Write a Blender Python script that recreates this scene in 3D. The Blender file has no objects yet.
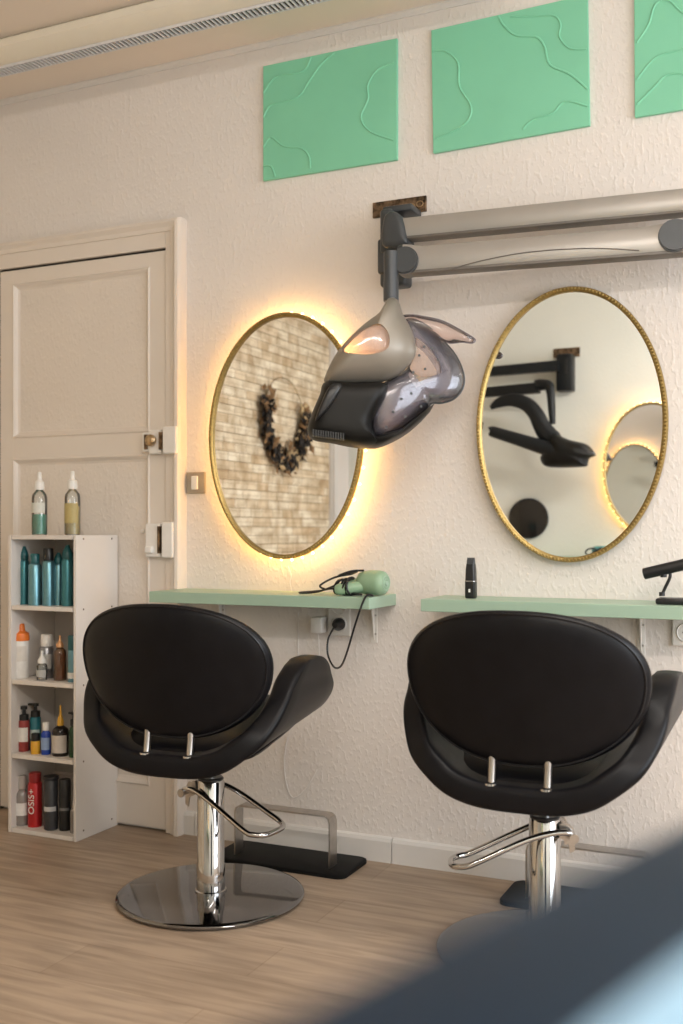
import bpy, bmesh, math, random
from mathutils import Vector
random.seed(7)
PI = math.pi
C = bpy.context.scene.collection
# ---------------------------------------------------------------- camera
D = 3.134; H = 1.06; F_PX = 1050.0; CXP = 341.5; HY = 532.0
T = math.atan2(481, 1050)
co, si = math.cos(T), math.sin(T)
cam = bpy.data.cameras.new('camera'); camo = bpy.data.objects.new('camera', cam); C.objects.link(camo)
camo.location = (0, -D, H); camo.rotation_euler = (PI/2, 0, T)
cam.sensor_fit = 'VERTICAL'; cam.sensor_height = 36; cam.lens = 36*F_PX/1024
cam.shift_y = 20/1024; cam.clip_start = .02
cam.dof.use_dof = True; cam.dof.focus_distance = 3.1; cam.dof.aperture_fstop = 2.8
bpy.context.scene.camera = camo
# ---------------------------------------------------------------- world, lights, exposure
sc = bpy.context.scene
sc.view_settings.view_transform = 'Standard'; sc.view_settings.look = 'None'
sc.view_settings.gamma = 1; sc.view_settings.use_curve_mapping = False
sc.view_settings.exposure = -0.30
w = bpy.data.worlds.new('world'); sc.world = w; w.use_nodes = True
nt = w.node_tree; bg = nt.nodes['Background']
bg.inputs['Color'].default_value = (.75, .86, 1, 1); bg.inputs['Strength'].default_value = 1.2
def area(name, loc, rot, sx, sy, power, col):
    l = bpy.data.lights.new(name, 'AREA'); l.shape = 'RECTANGLE'; l.size = sx; l.size_y = sy
    l.energy = power; l.color = col
    o = bpy.data.objects.new(name, l); C.objects.link(o); o.location = loc; o.rotation_euler = rot
    return o
area('window_daylight', (2.72, -1.75, 1.55), (0, math.radians(90), 0), 1.9, 2.6, 125, (.88, .94, 1.0))
area('tube_light', (.7, -3.36, 2.60), (math.radians(38), 0, 0), 2.6, .06, 50, (1.0, .92, .85))
area('added_back_fill', (.1, -1.3, 2.68), (math.radians(-40), 0, 0), 1.4, .3, 60, (1.0, .95, .88))  # added fill with no fitting behind it, tilted to brighten the back wall
# ---------------------------------------------------------------- pixel-free measuring helpers (points on real planes)
def at(px, py, d=0.0):
    """point on the vertical plane d metres in front of the mirror wall"""
    u = (px-CXP)/F_PX; v = (HY-py)/F_PX
    k = (D-d)/(co+u*si)
    return Vector((k*(-si+u*co), -d, H+k*v))
def opp(px, py, d=0.0):
    """place on the opposite wall whose mirror image stands at this spot"""
    p = at(px, py, -(3.6-d))
    return Vector((p.x, -p.y-.04, p.z))
# ---------------------------------------------------------------- materials
def mat(name, col, rough=.5, metal=0, var=.06, nscale=40, bump=0, bscale=200, bdist=.002, spec=.5, coat=0):
    m = bpy.data.materials.new(name); m.use_nodes = True
    n = m.node_tree.nodes; l = m.node_tree.links; b = n['Principled BSDF']
    b.inputs['Roughness'].default_value = rough; b.inputs['Metallic'].default_value = metal
    b.inputs['Specular IOR Level'].default_value = spec
    b.inputs['Coat Weight'].default_value = coat
    tc = n.new('ShaderNodeTexCoord'); no = n.new('ShaderNodeTexNoise'); no.inputs['Scale'].default_value = nscale
    no.inputs['Detail'].default_value = 3
    l.new(tc.outputs['Object'], no.inputs['Vector'])
    r = n.new('ShaderNodeValToRGB')
    a = [max(0, c*(1-var)) for c in col]; z = [min(1, c*(1+var)) for c in col]
    r.color_ramp.elements[0].color = (*a, 1); r.color_ramp.elements[1].color = (*z, 1)
    r.color_ramp.elements[0].position = .3; r.color_ramp.elements[1].position = .7
    l.new(no.outputs['Fac'], r.inputs['Fac']); l.new(r.outputs['Color'], b.inputs['Base Color'])
    if bump:
        n2 = n.new('ShaderNodeTexNoise'); n2.inputs['Scale'].default_value = bscale; n2.inputs['Detail'].default_value = 2
        l.new(tc.outputs['Object'], n2.inputs['Vector'])
        bp = n.new('ShaderNodeBump'); bp.inputs['Strength'].default_value = bump; bp.inputs['Distance'].default_value = bdist
        l.new(n2.outputs['Fac'], bp.inputs['Height']); l.new(bp.outputs['Normal'], b.inputs['Normal'])
    return m
def woodchip(name, col, strength=.5):
    m = mat(name, col, .75, var=.02, nscale=3)
    n = m.node_tree.nodes; l = m.node_tree.links; b = n['Principled BSDF']
    tc = n['Texture Coordinate']; mp = n.new('ShaderNodeMapping'); mp.inputs['Scale'].default_value = (1.3, 1.3, .75)
    l.new(tc.outputs['Object'], mp.inputs['Vector'])
    a = n.new('ShaderNodeTexNoise'); a.inputs['Scale'].default_value = 62; a.inputs['Detail'].default_value = 1.5
    l.new(mp.outputs['Vector'], a.inputs['Vector'])
    rr = n.new('ShaderNodeValToRGB'); rr.color_ramp.elements[0].position = .5; rr.color_ramp.elements[1].position = .68
    l.new(a.outputs['Fac'], rr.inputs['Fac'])
    bp = n.new('ShaderNodeBump'); bp.inputs['Strength'].default_value = strength; bp.inputs['Distance'].default_value = .0035
    l.new(rr.outputs['Color'], bp.inputs['Height']); l.new(bp.outputs['Normal'], b.inputs['Normal'])
    return m
def emit(name, col, s):
    m = bpy.data.materials.new(name); m.use_nodes = True
    b = m.node_tree.nodes['Principled BSDF']
    b.inputs['Base Color'].default_value = (*col, 1)
    b.inputs['Emission Color'].default_value = (*col, 1); b.inputs['Emission Strength'].default_value = s
    return m
def clear(name, col, gloss=.12, rough=.08, op=.0, opcol=(.3, .3, .3)):
    """see-through plastic: tinted transmission, a glossy film and a little haze"""
    m = bpy.data.materials.new(name); m.use_nodes = True
    n = m.node_tree.nodes; l = m.node_tree.links; n.remove(n['Principled BSDF'])
    out = n['Material Output']; t = n.new('ShaderNodeBsdfTransparent'); t.inputs['Color'].default_value = (*col, 1)
    d = n.new('ShaderNodeBsdfPrincipled'); d.inputs['Base Color'].default_value = (*opcol, 1); d.inputs['Roughness'].default_value = .4
    tc = n.new('ShaderNodeTexCoord'); no = n.new('ShaderNodeTexNoise'); no.inputs['Scale'].default_value = 25
    l.new(tc.outputs['Object'], no.inputs['Vector'])
    mm = n.new('ShaderNodeMath'); mm.operation = 'MULTIPLY_ADD'; mm.inputs[1].default_value = .15; mm.inputs[2].default_value = op-.075
    mm.use_clamp = True
    l.new(no.outputs['Fac'], mm.inputs[0])
    m1 = n.new('ShaderNodeMixShader'); l.new(mm.outputs[0], m1.inputs['Fac']); l.new(t.outputs[0], m1.inputs[1]); l.new(d.outputs[0], m1.inputs[2])
    g = n.new('ShaderNodeBsdfGlossy'); g.inputs['Roughness'].default_value = rough
    fr = n.new('ShaderNodeFresnel'); fr.inputs['IOR'].default_value = 1.45
    ad = n.new('ShaderNodeMath'); ad.operation = 'ADD'; ad.inputs[1].default_value = gloss*.3; l.new(fr.outputs[0], ad.inputs[0])
    m2 = n.new('ShaderNodeMixShader'); l.new(ad.outputs[0], m2.inputs['Fac']); l.new(m1.outputs[0], m2.inputs[1]); l.new(g.outputs[0], m2.inputs[2])
    l.new(m2.outputs[0], out.inputs['Surface'])
    return m
M = {}
M['wall'] = woodchip('wall_woodchip', (.77, .72, .68), .3)
M['wallback'] = woodchip('back_wall_woodchip', (.78, .79, .73), .12)
M['ceil'] = mat('ceiling_paint', (.80, .71, .62), .8, var=.02, nscale=2, bump=.1, bscale=60)
M['door'] = mat('door_paint', (.74, .67, .60), .42, var=.02, nscale=6, bump=.08, bscale=30)
M['doorpanel'] = woodchip('door_panel_paint', (.74, .67, .60), .25)
M['trim'] = mat('trim_paint', (.72, .69, .66), .4, var=.02, nscale=6)
M['gap'] = mat('dark_gap', (.03, .025, .02), .9)
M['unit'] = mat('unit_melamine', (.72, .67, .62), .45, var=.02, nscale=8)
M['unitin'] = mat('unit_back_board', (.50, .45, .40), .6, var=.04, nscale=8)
M['mint'] = mat('mint_paint', (.22, .60, .40), .45, var=.04, nscale=3, bump=.05, bscale=80)
M['shelf'] = mat('sage_shelf_paint', (.36, .50, .385), .42, var=.02, nscale=5)
M['leather'] = mat('black_leather', (.005, .005, .0065), .36, spec=.2, var=.2, nscale=20, bump=.18, bscale=420, bdist=.0006)
M['piping'] = mat('black_piping', (.008, .008, .010), .3, spec=.35)
M['chrome'] = mat('chrome', (.52, .51, .50), .08, 1, var=.03, nscale=8)
M['steel'] = mat('brushed_steel', (.50, .47, .44), .28, 1, var=.08, nscale=60)
M['disc'] = mat('dark_chrome_plate', (.25, .25, .26), .07, 1, var=.05, nscale=5)
M['blackp'] = mat('black_plastic', (.012, .012, .013), .35, var=.1, nscale=30)
M['rubber'] = mat('black_rubber', (.006, .006, .006), .6, spec=.15, bump=.3, bscale=300, bdist=.0008)
M['bodyblack'] = mat('dryer_black_plastic', (.009, .0085, .0075), .42, spec=.22, var=.1, nscale=12)
M['charcoal'] = mat('charcoal_plastic', (.050, .055, .060), .38, var=.06, nscale=20)
M['silver'] = mat('silver_arm_paint', (.42, .40, .375), .32, .55, var=.03, nscale=10)
M['oppblack'] = mat('satin_black_plastic', (.010, .012, .014), .4, spec=.3)
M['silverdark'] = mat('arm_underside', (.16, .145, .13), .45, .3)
M['taupe'] = mat('taupe_metallic_plastic', (.27, .24, .20), .42, .35, var=.04, nscale=10)
M['smoke'] = clear('smoked_clear_plastic', (.70, .68, .73), .1, .16, .16, (.36, .35, .40))
M['pinkclear'] = clear('clear_plastic', (.92, .83, .80), .1, .12, .10, (.6, .5, .48))
M['gold'] = mat('antique_gold', (.42, .30, .11), .36, .9, var=.18, nscale=120)
M['mirror'] = mat('mirror_glass', (.93, .94, .93), .0, 1, var=.004, nscale=2)
M['led'] = emit('warm_led', (1.0, .56, .16), 46)
M['ledcase'] = emit('led_dot', (1.0, .72, .32), 12)
M['cream'] = mat('cream_enamel', (.78, .73, .62), .3, var=.02, nscale=6)
M['louvre'] = mat('louvre_metal', (.72, .71, .72), .4)
M['white'] = mat('white_plastic', (.80, .77, .73), .35, var=.02)
M['grey'] = mat('taupe_plate', (.34, .29, .23), .4, var=.05)
M['rust'] = mat('tarnished_steel', (.16, .11, .07), .4, .8, var=.8, nscale=60)
M['brass'] = mat('worn_brass', (.45, .33, .20), .3, .9, var=.3, nscale=80)
M['trolley'] = mat('dark_blue_grey_laminate', (.008, .018, .034), .5, spec=.12, var=.12, nscale=10)
M['paleblue'] = mat('pale_blue_patch', (.20, .33, .45), .8, var=.05, nscale=30, bump=.2, bscale=300)
M['drymint'] = mat('mint_hairdryer_plastic', (.28, .42, .27), .35, var=.04)
M['leafdark'] = mat('dried_dark_leaf', (.02, .015, .012), .8, var=.4)
M['leafbrown'] = mat('dried_brown_leaf', (.22, .12, .05), .8, var=.5, nscale=90)
M['leafcream'] = mat('dried_cream_flower', (.55, .40, .22), .8, var=.3, nscale=90)
M['glass'] = clear('window_glass', (.95, .97, .98), .1, .0, .0)
# floor planks
m = bpy.data.materials.new('oak_laminate'); m.use_nodes = True; M['floor'] = m
n = m.node_tree.nodes; l = m.node_tree.links; b = n['Principled BSDF']; b.inputs['Roughness'].default_value = .42
tc = n.new('ShaderNodeTexCoord')
br = n.new('ShaderNodeTexBrick'); br.inputs['Scale'].default_value = 1; br.inputs['Brick Width'].default_value = 1.25; br.inputs['Row Height'].default_value = .19
br.inputs['Mortar Size'].default_value = .0012; br.offset = .37; br.inputs['Color1'].default_value = (.36, .27, .195, 1); br.inputs['Color2'].default_value = (.425, .325, .24, 1)
br.inputs['Mortar'].default_value = (.29, .21, .145, 1); br.inputs['Mortar Smooth'].default_value = .1
l.new(tc.outputs['Object'], br.inputs['Vector'])
mp = n.new('ShaderNodeMapping'); mp.inputs['Scale'].default_value = (1.6, 16, 1); l.new(tc.outputs['Object'], mp.inputs['Vector'])
g = n.new('ShaderNodeTexNoise'); g.inputs['Scale'].default_value = 2.2; g.inputs['Detail'].default_value = 8; g.inputs['Distortion'].default_value = .5
l.new(mp.outputs['Vector'], g.inputs['Vector'])
r = n.new('ShaderNodeValToRGB'); r.color_ramp.elements[0].position = .33; r.color_ramp.elements[0].color = (.62, .58, .54, 1)
r.color_ramp.elements[1].position = .62; r.color_ramp.elements[1].color = (1.12, 1.1, 1.08, 1); l.new(g.outputs['Fac'], r.inputs['Fac'])
mx = n.new('ShaderNodeMix'); mx.data_type = 'RGBA'; mx.blend_type = 'MULTIPLY'; mx.inputs['Factor'].default_value = .7
l.new(br.outputs['Color'], mx.inputs['A']); l.new(r.outputs['Color'], mx.inputs['B']); l.new(mx.outputs['Result'], b.inputs['Base Color'])
bp = n.new('ShaderNodeBump'); bp.inputs['Strength'].default_value = .12; bp.inputs['Distance'].default_value = .001
l.new(g.outputs['Fac'], bp.inputs['Height']); l.new(bp.outputs['Normal'], b.inputs['Normal'])
# split-stone cladding on the left wall
m = bpy.data.materials.new('stone_cladding'); m.use_nodes = True; M['stone'] = m
n = m.node_tree.nodes; l = m.node_tree.links; b = n['Principled BSDF']; b.inputs['Roughness'].default_value = .7
tc = n.new('ShaderNodeTexCoord'); sp = n.new('ShaderNodeSeparateXYZ'); cb = n.new('ShaderNodeCombineXYZ')
l.new(tc.outputs['Object'], sp.inputs[0]); l.new(sp.outputs['Y'], cb.inputs['X']); l.new(sp.outputs['Z'], cb.inputs['Y'])
br = n.new('ShaderNodeTexBrick'); br.inputs['Scale'].default_value = 1; br.inputs['Brick Width'].default_value = .13; br.inputs['Row Height'].default_value = .052
br.inputs['Mortar Size'].default_value = .0022; br.offset = .43; br.squash = 1.6; br.squash_frequency = 3
br.inputs['Color1'].default_value = (.82, .74, .60, 1); br.inputs['Color2'].default_value = (.62, .46, .28, 1); br.inputs['Mortar'].default_value = (.42, .33, .22, 1)
br.inputs['Bias'].default_value = -.35
l.new(cb.outputs[0], br.inputs['Vector'])
no = n.new('ShaderNodeTexNoise'); no.inputs['Scale'].default_value = 9; no.inputs['Detail'].default_value = 4; l.new(tc.outputs['Object'], no.inputs['Vector'])
r = n.new('ShaderNodeValToRGB'); r.color_ramp.elements[0].position = .35; r.color_ramp.elements[0].color = (.74, .64, .52, 1)
r.color_ramp.elements[1].position = .6; r.color_ramp.elements[1].color = (1.1, 1.08, 1.05, 1); l.new(no.outputs['Fac'], r.inputs['Fac'])
mx = n.new('ShaderNodeMix'); mx.data_type = 'RGBA'; mx.blend_type = 'MULTIPLY'; mx.inputs['Factor'].default_value = .9
b2_ = n.new('ShaderNodeTexBrick'); b2_.inputs['Scale'].default_value = 1; b2_.inputs['Brick Width'].default_value = .21; b2_.inputs['Row Height'].default_value = .031
b2_.inputs['Mortar Size'].default_value = .001; b2_.offset = .61; b2_.inputs['Color1'].default_value = (1.05, 1.05, 1.05, 1); b2_.inputs['Color2'].default_value = (.74, .68, .60, 1); b2_.inputs['Mortar'].default_value = (.7, .62, .5, 1); b2_.inputs['Bias'].default_value = -.3
l.new(cb.outputs[0], b2_.inputs['Vector'])
m3 = n.new('ShaderNodeMix'); m3.data_type = 'RGBA'; m3.blend_type = 'MULTIPLY'; m3.inputs['Factor'].default_value = .85
l.new(br.outputs['Color'], m3.inputs['A']); l.new(b2_.outputs['Color'], m3.inputs['B'])
l.new(m3.outputs['Result'], mx.inputs['A']); l.new(r.outputs['Color'], mx.inputs['B']); l.new(mx.outputs['Result'], b.inputs['Base Color'])
bp = n.new('ShaderNodeBump'); bp.inputs['Strength'].default_value = .8; bp.inputs['Distance'].default_value = .01
l.new(mx.outputs['Result'], bp.inputs['Height']); l.new(bp.outputs['Normal'], b.inputs['Normal'])
# ---------------------------------------------------------------- mesh helpers
def link(name, bm, m, parent=None, smooth=True, inv=None):
    me = bpy.data.meshes.new(name)
    bmesh.ops.recalc_face_normals(bm, faces=bm.faces)
    bm.to_mesh(me); bm.free()
    for p in me.polygons: p.use_smooth = smooth
    if isinstance(m, (list, tuple)):
        for x in m: me.materials.append(x)
    else: me.materials.append(m)
    o = bpy.data.objects.new(name, me); C.objects.link(o)
    if smooth:
        try: me.set_sharp_from_angle(angle=math.radians(38))
        except Exception: pass
    if parent: o.parent = parent
    return o
def thing(name, label, cat, loc=(0, 0, 0), rz=0, group=None):
    o = bpy.data.objects.new(name, None); C.objects.link(o); o.empty_display_size = .05
    o.location = loc; o.rotation_euler = (0, 0, rz); tag(o, label, cat, group); return o
def tag(o, label, cat, group=None):
    o['label'] = label; o['category'] = cat
    if group: o['group'] = group
    return o
def struct(o): o['kind'] = 'structure'; return o
def pieces(name, bms, m, parent, smooth=True):
    return [link(name, b, m, parent, smooth) for b in bms]
def box(bm, x0, x1, y0, y1, z0, z1, bev=0, seg=2, mi=0):
    b2 = bmesh.new(); bmesh.ops.create_cube(b2, size=1)
    for v in b2.verts:
        v.co = Vector(((x0+x1)/2+v.co.x*(x1-x0), (y0+y1)/2+v.co.y*(y1-y0), (z0+z1)/2+v.co.z*(z1-z0)))
    if bev: bmesh.ops.bevel(b2, geom=b2.edges[:], offset=bev, segments=seg, affect='EDGES', profile=.5)
    merge(bm, b2, mi); return bm
def merge(bm, b2, mi=0, M4=None):
    mp = {}
    for v in b2.verts: mp[v] = bm.verts.new(M4 @ v.co if M4 else v.co)
    for f in b2.faces:
        try:
            nf = bm.faces.new([mp[v] for v in f.verts]); nf.material_index = mi if mi else f.material_index
        except ValueError: pass
    b2.free()
def nb(): return bmesh.new()
def bx(*a, **k): return box(nb(), *a, **k)
def loft(bm, rings, closed=True, caps=True, mi=0):
    vr = [[bm.verts.new(p) for p in r] for r in rings]
    for a, b in zip(vr, vr[1:]):
        k = len(a)
        for i in range(k if closed else k-1):
            j = (i+1) % k
            f = bm.faces.new((a[i], a[j], b[j], b[i])); f.material_index = mi
    if caps and closed:
        for q in (vr[0], vr[-1]):
            f = bm.faces.new(q); f.material_index = mi
    return bm
def lathe(bm, prof, c=(0, 0, 0), n=24, mi=0, axis='z'):
    rings = []
    for r, z in prof:
        ring = []
        for i in range(n):
            a = 2*PI*i/n; p = (max(r, 1e-4)*math.cos(a), max(r, 1e-4)*math.sin(a), z)
            if axis == 'x': p = (p[2], p[0], p[1])
            if axis == 'y': p = (p[0], p[2], p[1])
            ring.append(Vector(p)+Vector(c))
        rings.append(ring)
    return loft(bm, rings, mi=mi)
def smoothpath(pts, k=6, closed=False):
    P = [Vector(p) for p in pts]; n_ = len(P); out = []
    rng = range(n_ if closed else n_-1)
    for i in rng:
        if closed: a, b_, c, d = P[(i-1) % n_], P[i], P[(i+1) % n_], P[(i+2) % n_]
        else: a, b_, c, d = P[max(i-1, 0)], P[i], P[i+1], P[min(i+2, n_-1)]
        for j in range(k):
            t = j/k
            out.append(.5*((2*b_)+(-a+c)*t+(2*a-5*b_+4*c-d)*t*t+(-a+3*b_-3*c+d)*t**3))
    if not closed: out.append(P[-1])
    return out
def tube(bm, pts, r, n=8, k=6, closed=False, smooth=True, mi=0, flat=1.0):
    """tube along a path; r is a number or one radius per control point"""
    P = smoothpath(pts, k, closed) if smooth else [Vector(p) for p in pts]
    if not smooth: k = 1
    N = len(P); rings = []; up = None
    for i, p in enumerate(P):
        if closed: t = P[(i+1) % N]-P[i-1]
        else: t = P[min(i+1, N-1)]-P[max(i-1, 0)]
        if t.length < 1e-9: t = Vector((0, 0, 1))
        t.normalize()
        if up is None:
            up = Vector((0, 0, 1)) if abs(t.z) < .9 else Vector((0, 1, 0))
        s_ = t.cross(up)
        if s_.length < 1e-6: s_ = t.orthogonal()
        s_.normalize(); up = s_.cross(t).normalized()
        if isinstance(r, (list, tuple)):
            q = i/k; a = min(int(q), len(r)-1); b_ = min(a+1, len(r)-1); rr = r[a]+(r[b_]-r[a])*(q-a)
        else: rr = r
        rings.append([p+s_*rr*math.cos(2*PI*j/n)+up*rr*flat*math.sin(2*PI*j/n) for j in range(n)])
    if closed: rings.append(rings[0]); vr = loft(bm, rings, caps=False, mi=mi); bmesh.ops.remove_doubles(bm, verts=bm.verts, dist=1e-7)
    else: loft(bm, rings, mi=mi)
    return bm
def resample(outline, c, n=64):
    """closed outline (x,z) -> n radii by angle about c"""
    O = [Vector((p[0], p[1], 0)) for p in outline]; O = smoothpath(O, 8, True); c = Vector((c[0], c[1], 0))
    out = []
    for i in range(n):
        a = 2*PI*i/n; d = Vector((math.cos(a), math.sin(a), 0)); best = None
        for p, q in zip(O, O[1:]+O[:1]):
            e = q-p; den = d.x*(-e.y)+e.x*d.y
            if abs(den) < 1e-12: continue
            w_ = p-c
            t = (w_.x*(-e.y)+e.x*w_.y)/den; s_ = (d.x*w_.y-d.y*w_.x)/den
            if t > 0 and -1e-6 <= s_ <= 1+1e-6 and (best is None or t > best): best = t
        out.append(c+d*(best or .001))
    return out
def dome(bm, outline, c, front, back, hole=None, n=72, rings=10, p=2.0, bend=None, mi=0, shell=None):
    """solid with the given outline (x,z); front face bulges to -y by front, back face to +y by back.
    shell: thickness of a hollow domed sheet instead of a solid"""
    O = resample(outline, c, n); Hh = resample(hole, c, n) if hole else None
    def ring(r, side):
        o_ = []
        for i in range(n):
            q = (Vector((c[0], c[1], 0)) if not Hh else Hh[i]).lerp(O[i], r)
            rr = r
            if Hh:
                cc = Vector((c[0], c[1], 0)); rr = (q-cc).length/max((O[i]-cc).length, 1e-6)
            f_ = max(0, 1-min(rr, 1)**p)**.5
            if shell: y = -front*f_ + (shell if side > 0 else 0)
            else: y = -front*f_ if side < 0 else back*f_
            v = Vector((q.x, y, q.y))
            if bend: v = bend(v)
            o_.append(v)
        return o_
    rs = [math.sin(PI/2*k/rings) for k in range(0 if Hh else 1, rings+1)]
    seq = [ring(r, -1) for r in rs]+[ring(r, 1) for r in reversed(rs)]
    if not shell: seq = [ring(r, -1) for r in rs]+[ring(r, 1) for r in reversed(rs[:-1])]
    loft(bm, seq, caps=not Hh, mi=mi)
    if Hh:
        # close the hole wall
        bm.verts.ensure_lookup_table()
        bmesh.ops.remove_doubles(bm, verts=bm.verts, dist=1e-7)
        es = [e for e in bm.edges if e.is_boundary]
        if es: bmesh.ops.bridge_loops(bm, edges=es)
    return bm
def cyl(bm, a, b_, r, n=20, mi=0): return tube(bm, [a, b_], r, n=n, smooth=False, mi=mi)
# ================================================================ ROOM
XL, XR, YB, ZC = -3.0, 2.7, -3.64, 2.72
struct(link('floor', bx(XL-.1, XR+.1, YB-.1, .1, -.1, 0), M['floor'], smooth=False))
struct(link('ceiling', bx(XL-.1, XR+.1, YB-.1, .1, ZC, ZC+.1), M['ceil'], smooth=False))
struct(link('wall_front', bx(XL, XR, 0, .1, 0, ZC), M['wall'], smooth=False))
bm = bx(XL-.1, XL, -3.32, 0, 0, ZC); struct(link('wall_left', bm, M['stone'], smooth=False))
bm = bx(XL-.1, XL, YB, -3.42, 0, ZC); struct(link('wall_left', bm, M['wall'], smooth=False))
bm = bx(XL-.1, XL+.02, -3.42, -3.32, 0, ZC, bev=.004); box(bm, XL, XL+.035, -3.345, -3.33, 0, ZC); struct(link('trim_1', bm, M['trim'], smooth=False))
struct(link('wall_back', bx(XL-.1, XR, YB-.1, YB, 0, ZC), M['wallback'], smooth=False))
bm = nb(); box(bm, XR, XR+.1, YB, 0, 0, .5); box(bm, XR, XR+.1, YB, 0, 2.5, ZC); box(bm, XR, XR+.1, YB, -3.1, .5, 2.5); box(bm, XR, XR+.1, -.4, 0, .5, 2.5)
struct(link('wall_right', bm, M['wall'], smooth=False))
bm = nb()
for y0, y1 in ((-3.1, -3.04), (-1.78, -1.72), (-.46, -.4)): box(bm, XR+.01, XR+.08, y0, y1, .5, 2.5)
box(bm, XR+.01, XR+.08, -3.1, -.4, .5, .56); box(bm, XR+.01, XR+.08, -3.1, -.4, 2.44, 2.5)
wf = struct(link('window_1', bm, M['trim'], smooth=False))
link('pane', bx(XR+.04, XR+.046, -3.04, -.46, .56, 2.44), M['glass'], wf, smooth=False)
# cornice
bm = nb(); loft(bm, [[(x, 0, ZC), (x, 0, ZC-.018), (x, -.006, ZC-.018), (x, -.010, ZC-.009), (x, -.016, ZC-.005), (x, -.016, ZC)] for x in (-2.99, XR)])
struct(link('trim_2', bm, M['trim'], smooth=False))
# baseboard with butt joint
bm = nb()
for x0, x1 in ((-2.075, -1.995), (-1.992, -1.2535), (-1.2505, XR)):
    loft(bm, [[(x, 0, 0), (x, -.016, 0), (x, -.016, .066), (x, -.011, .076), (x, 0, .080)] for x in (x0, x1)])
struct(link('baseboard_front', bm, M['trim'], smooth=False))
# ---- door
bm = nb()
# stiles and rails around two recessed panels
yf = -.022
for a in ((-2.875, -2.81, 0.01, 2.055), (-2.19, -2.120, .01, 2.055)): box(bm, a[0], a[1], yf, -.001, a[2], a[3], bev=.002)
for z0, z1 in ((2.0, 2.055), (1.335, 1.418), (.01, .16)): box(bm, -2.812, -2.188, yf, -.001, z0, z1, bev=.002)
d1 = struct(link('door_1', bm, M['door'], smooth=False))
d1.location.x = .012
link('panel', box(bx(-2.812, -2.188, -.010, 0, 1.416, 2.002), -2.812, -2.188, -.010, 0, .158, 1.337), M['doorpanel'], d1, smooth=False)
def frame_mould(bm, x0, x1, z0, z1, w=.028, y0=-.010, y1=-.027):
    prof = [(0, y0+.0), (0, y1+.006), (w*.25, y1), (w*.5, y1+.006), (w*.7, y0-.004), (w, y0)]
    cs = [(x0, z0, 1, 1), (x1, z0, -1, 1), (x1, z1, -1, -1), (x0, z1, 1, -1)]
    rings = [[Vector((cx+sx*p[0], p[1], cz+sz*p[0])) for p in prof] for cx, cz, sx, sz in cs]
    rings.append(rings[0]); loft(bm, rings, closed=False, caps=False)
bm = nb(); frame_mould(bm, -2.815, -2.185, 1.413, 2.005); frame_mould(bm, -2.815, -2.185, .155, 1.34)
link('moulding', bm, M['door'], d1, smooth=False)
bm = nb(); box(bm, -2.120, -2.1165, -.018, 0, 0, 2.06); box(bm, -2.87, -2.117, -.018, 0, 2.056, 2.063); box(bm, -2.88, -2.875, -.018, 0, 0, 2.06)
struct(link('trim_3', bm, M['gap'], smooth=False)).location.x = .0125
# frame and casing
bm = nb(); box(bm, -2.104, -2.078, -.030, 0, 0, 2.12, bev=.002); box(bm, -2.96, -2.104, -.030, 0, 2.063, 2.12, bev=.002); box(bm, -2.93, -2.88, -.03, 0, 0, 2.063, bev=.002)
for prof in ([(-2.080, -.03), (-2.080, -.036), (-2.066, -.040), (-2.052, -.052), (-2.041, -.050), (-2.036, -.036), (-2.036, 0), (-2.080, 0)],):
    loft(bm, [[(p[0], p[1], 0) for p in prof], [(p[0], p[1], 2.12+(p[0]+2.078)*.95) for p in prof]])
    loft(bm, [[(-2.99, p[1], 2.12+(p[0]+2.078)*.95) for p in prof], [(p[0], p[1], 2.12+(p[0]+2.078)*.95) for p in prof]])
struct(link('trim_4', bm, M['door'], smooth=False))
# locks
bm = bx(-2.175, -2.124, -.048, -.022, 1.335, 1.420, bev=.004); link('lock_case', bm, M['white'], d1, smooth=False)
bm = bx(-2.205, -2.175, -.045, -.022, 1.345, 1.412, bev=.003); o = link('lock_latch', bm, M['white'], d1, smooth=False)
link('latch_bolt', bx(-2.194, -2.180, -.050, -.043, 1.352, 1.405, bev=.002), M['rust'], o, smooth=False)
bm = lathe(nb(), [(.004, 0), (.015, 0), (.021, -.008), (.021, -.018), (.014, -.026), (.004, -.028)], (-2.158, -.047, 1.382), axis='y'); link('door_knob', bm, M['brass'], d1)
link('keeper', bx(-2.108, -2.052, -.062, -.030, 1.333, 1.428, bev=.005), M['white'], d1, smooth=False)
link('bolt', bx(-2.128, -2.113, -.055, -.03, 1.35, 1.41), M['rust'], d1, smooth=False)
link('lock_case', bx(-2.188, -2.126, -.050, -.022, .972, 1.090, bev=.004), M['white'], d1, smooth=False)
link('lock_lever', bx(-2.182, -2.150, -.066, -.048, .985, 1.010, bev=.006), M['white'], d1, smooth=False)
link('keeper', bx(-2.115, -2.068, -.058, -.030, .970, 1.095, bev=.005), M['white'], d1, smooth=False)
link('bolt', bx(-2.134, -2.124, -.055, -.022, .985, 1.08), M['rust'], d1, smooth=False)
bm = lathe(nb(), [(.002, 0), (.008, 0), (.008, -.006), (.002, -.008)], (-2.225, -.01, 1.063), axis='y', n=12); link('screw', bm, M['white'], d1)
# ================================================================ wall fittings
t = thing('light_switch', 'small taupe square light switch with a cream rocker beside the door', 'light switch', (-1.993, 0, 1.232))
link('plate', bx(-.038, .038, -.010, 0, -.038, .038, bev=.003), M['grey'], t, smooth=False)
link('rocker', bx(-.014, .012, -.017, -.009, -.024, .024, bev=.003), M['white'], t, smooth=False)
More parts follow.
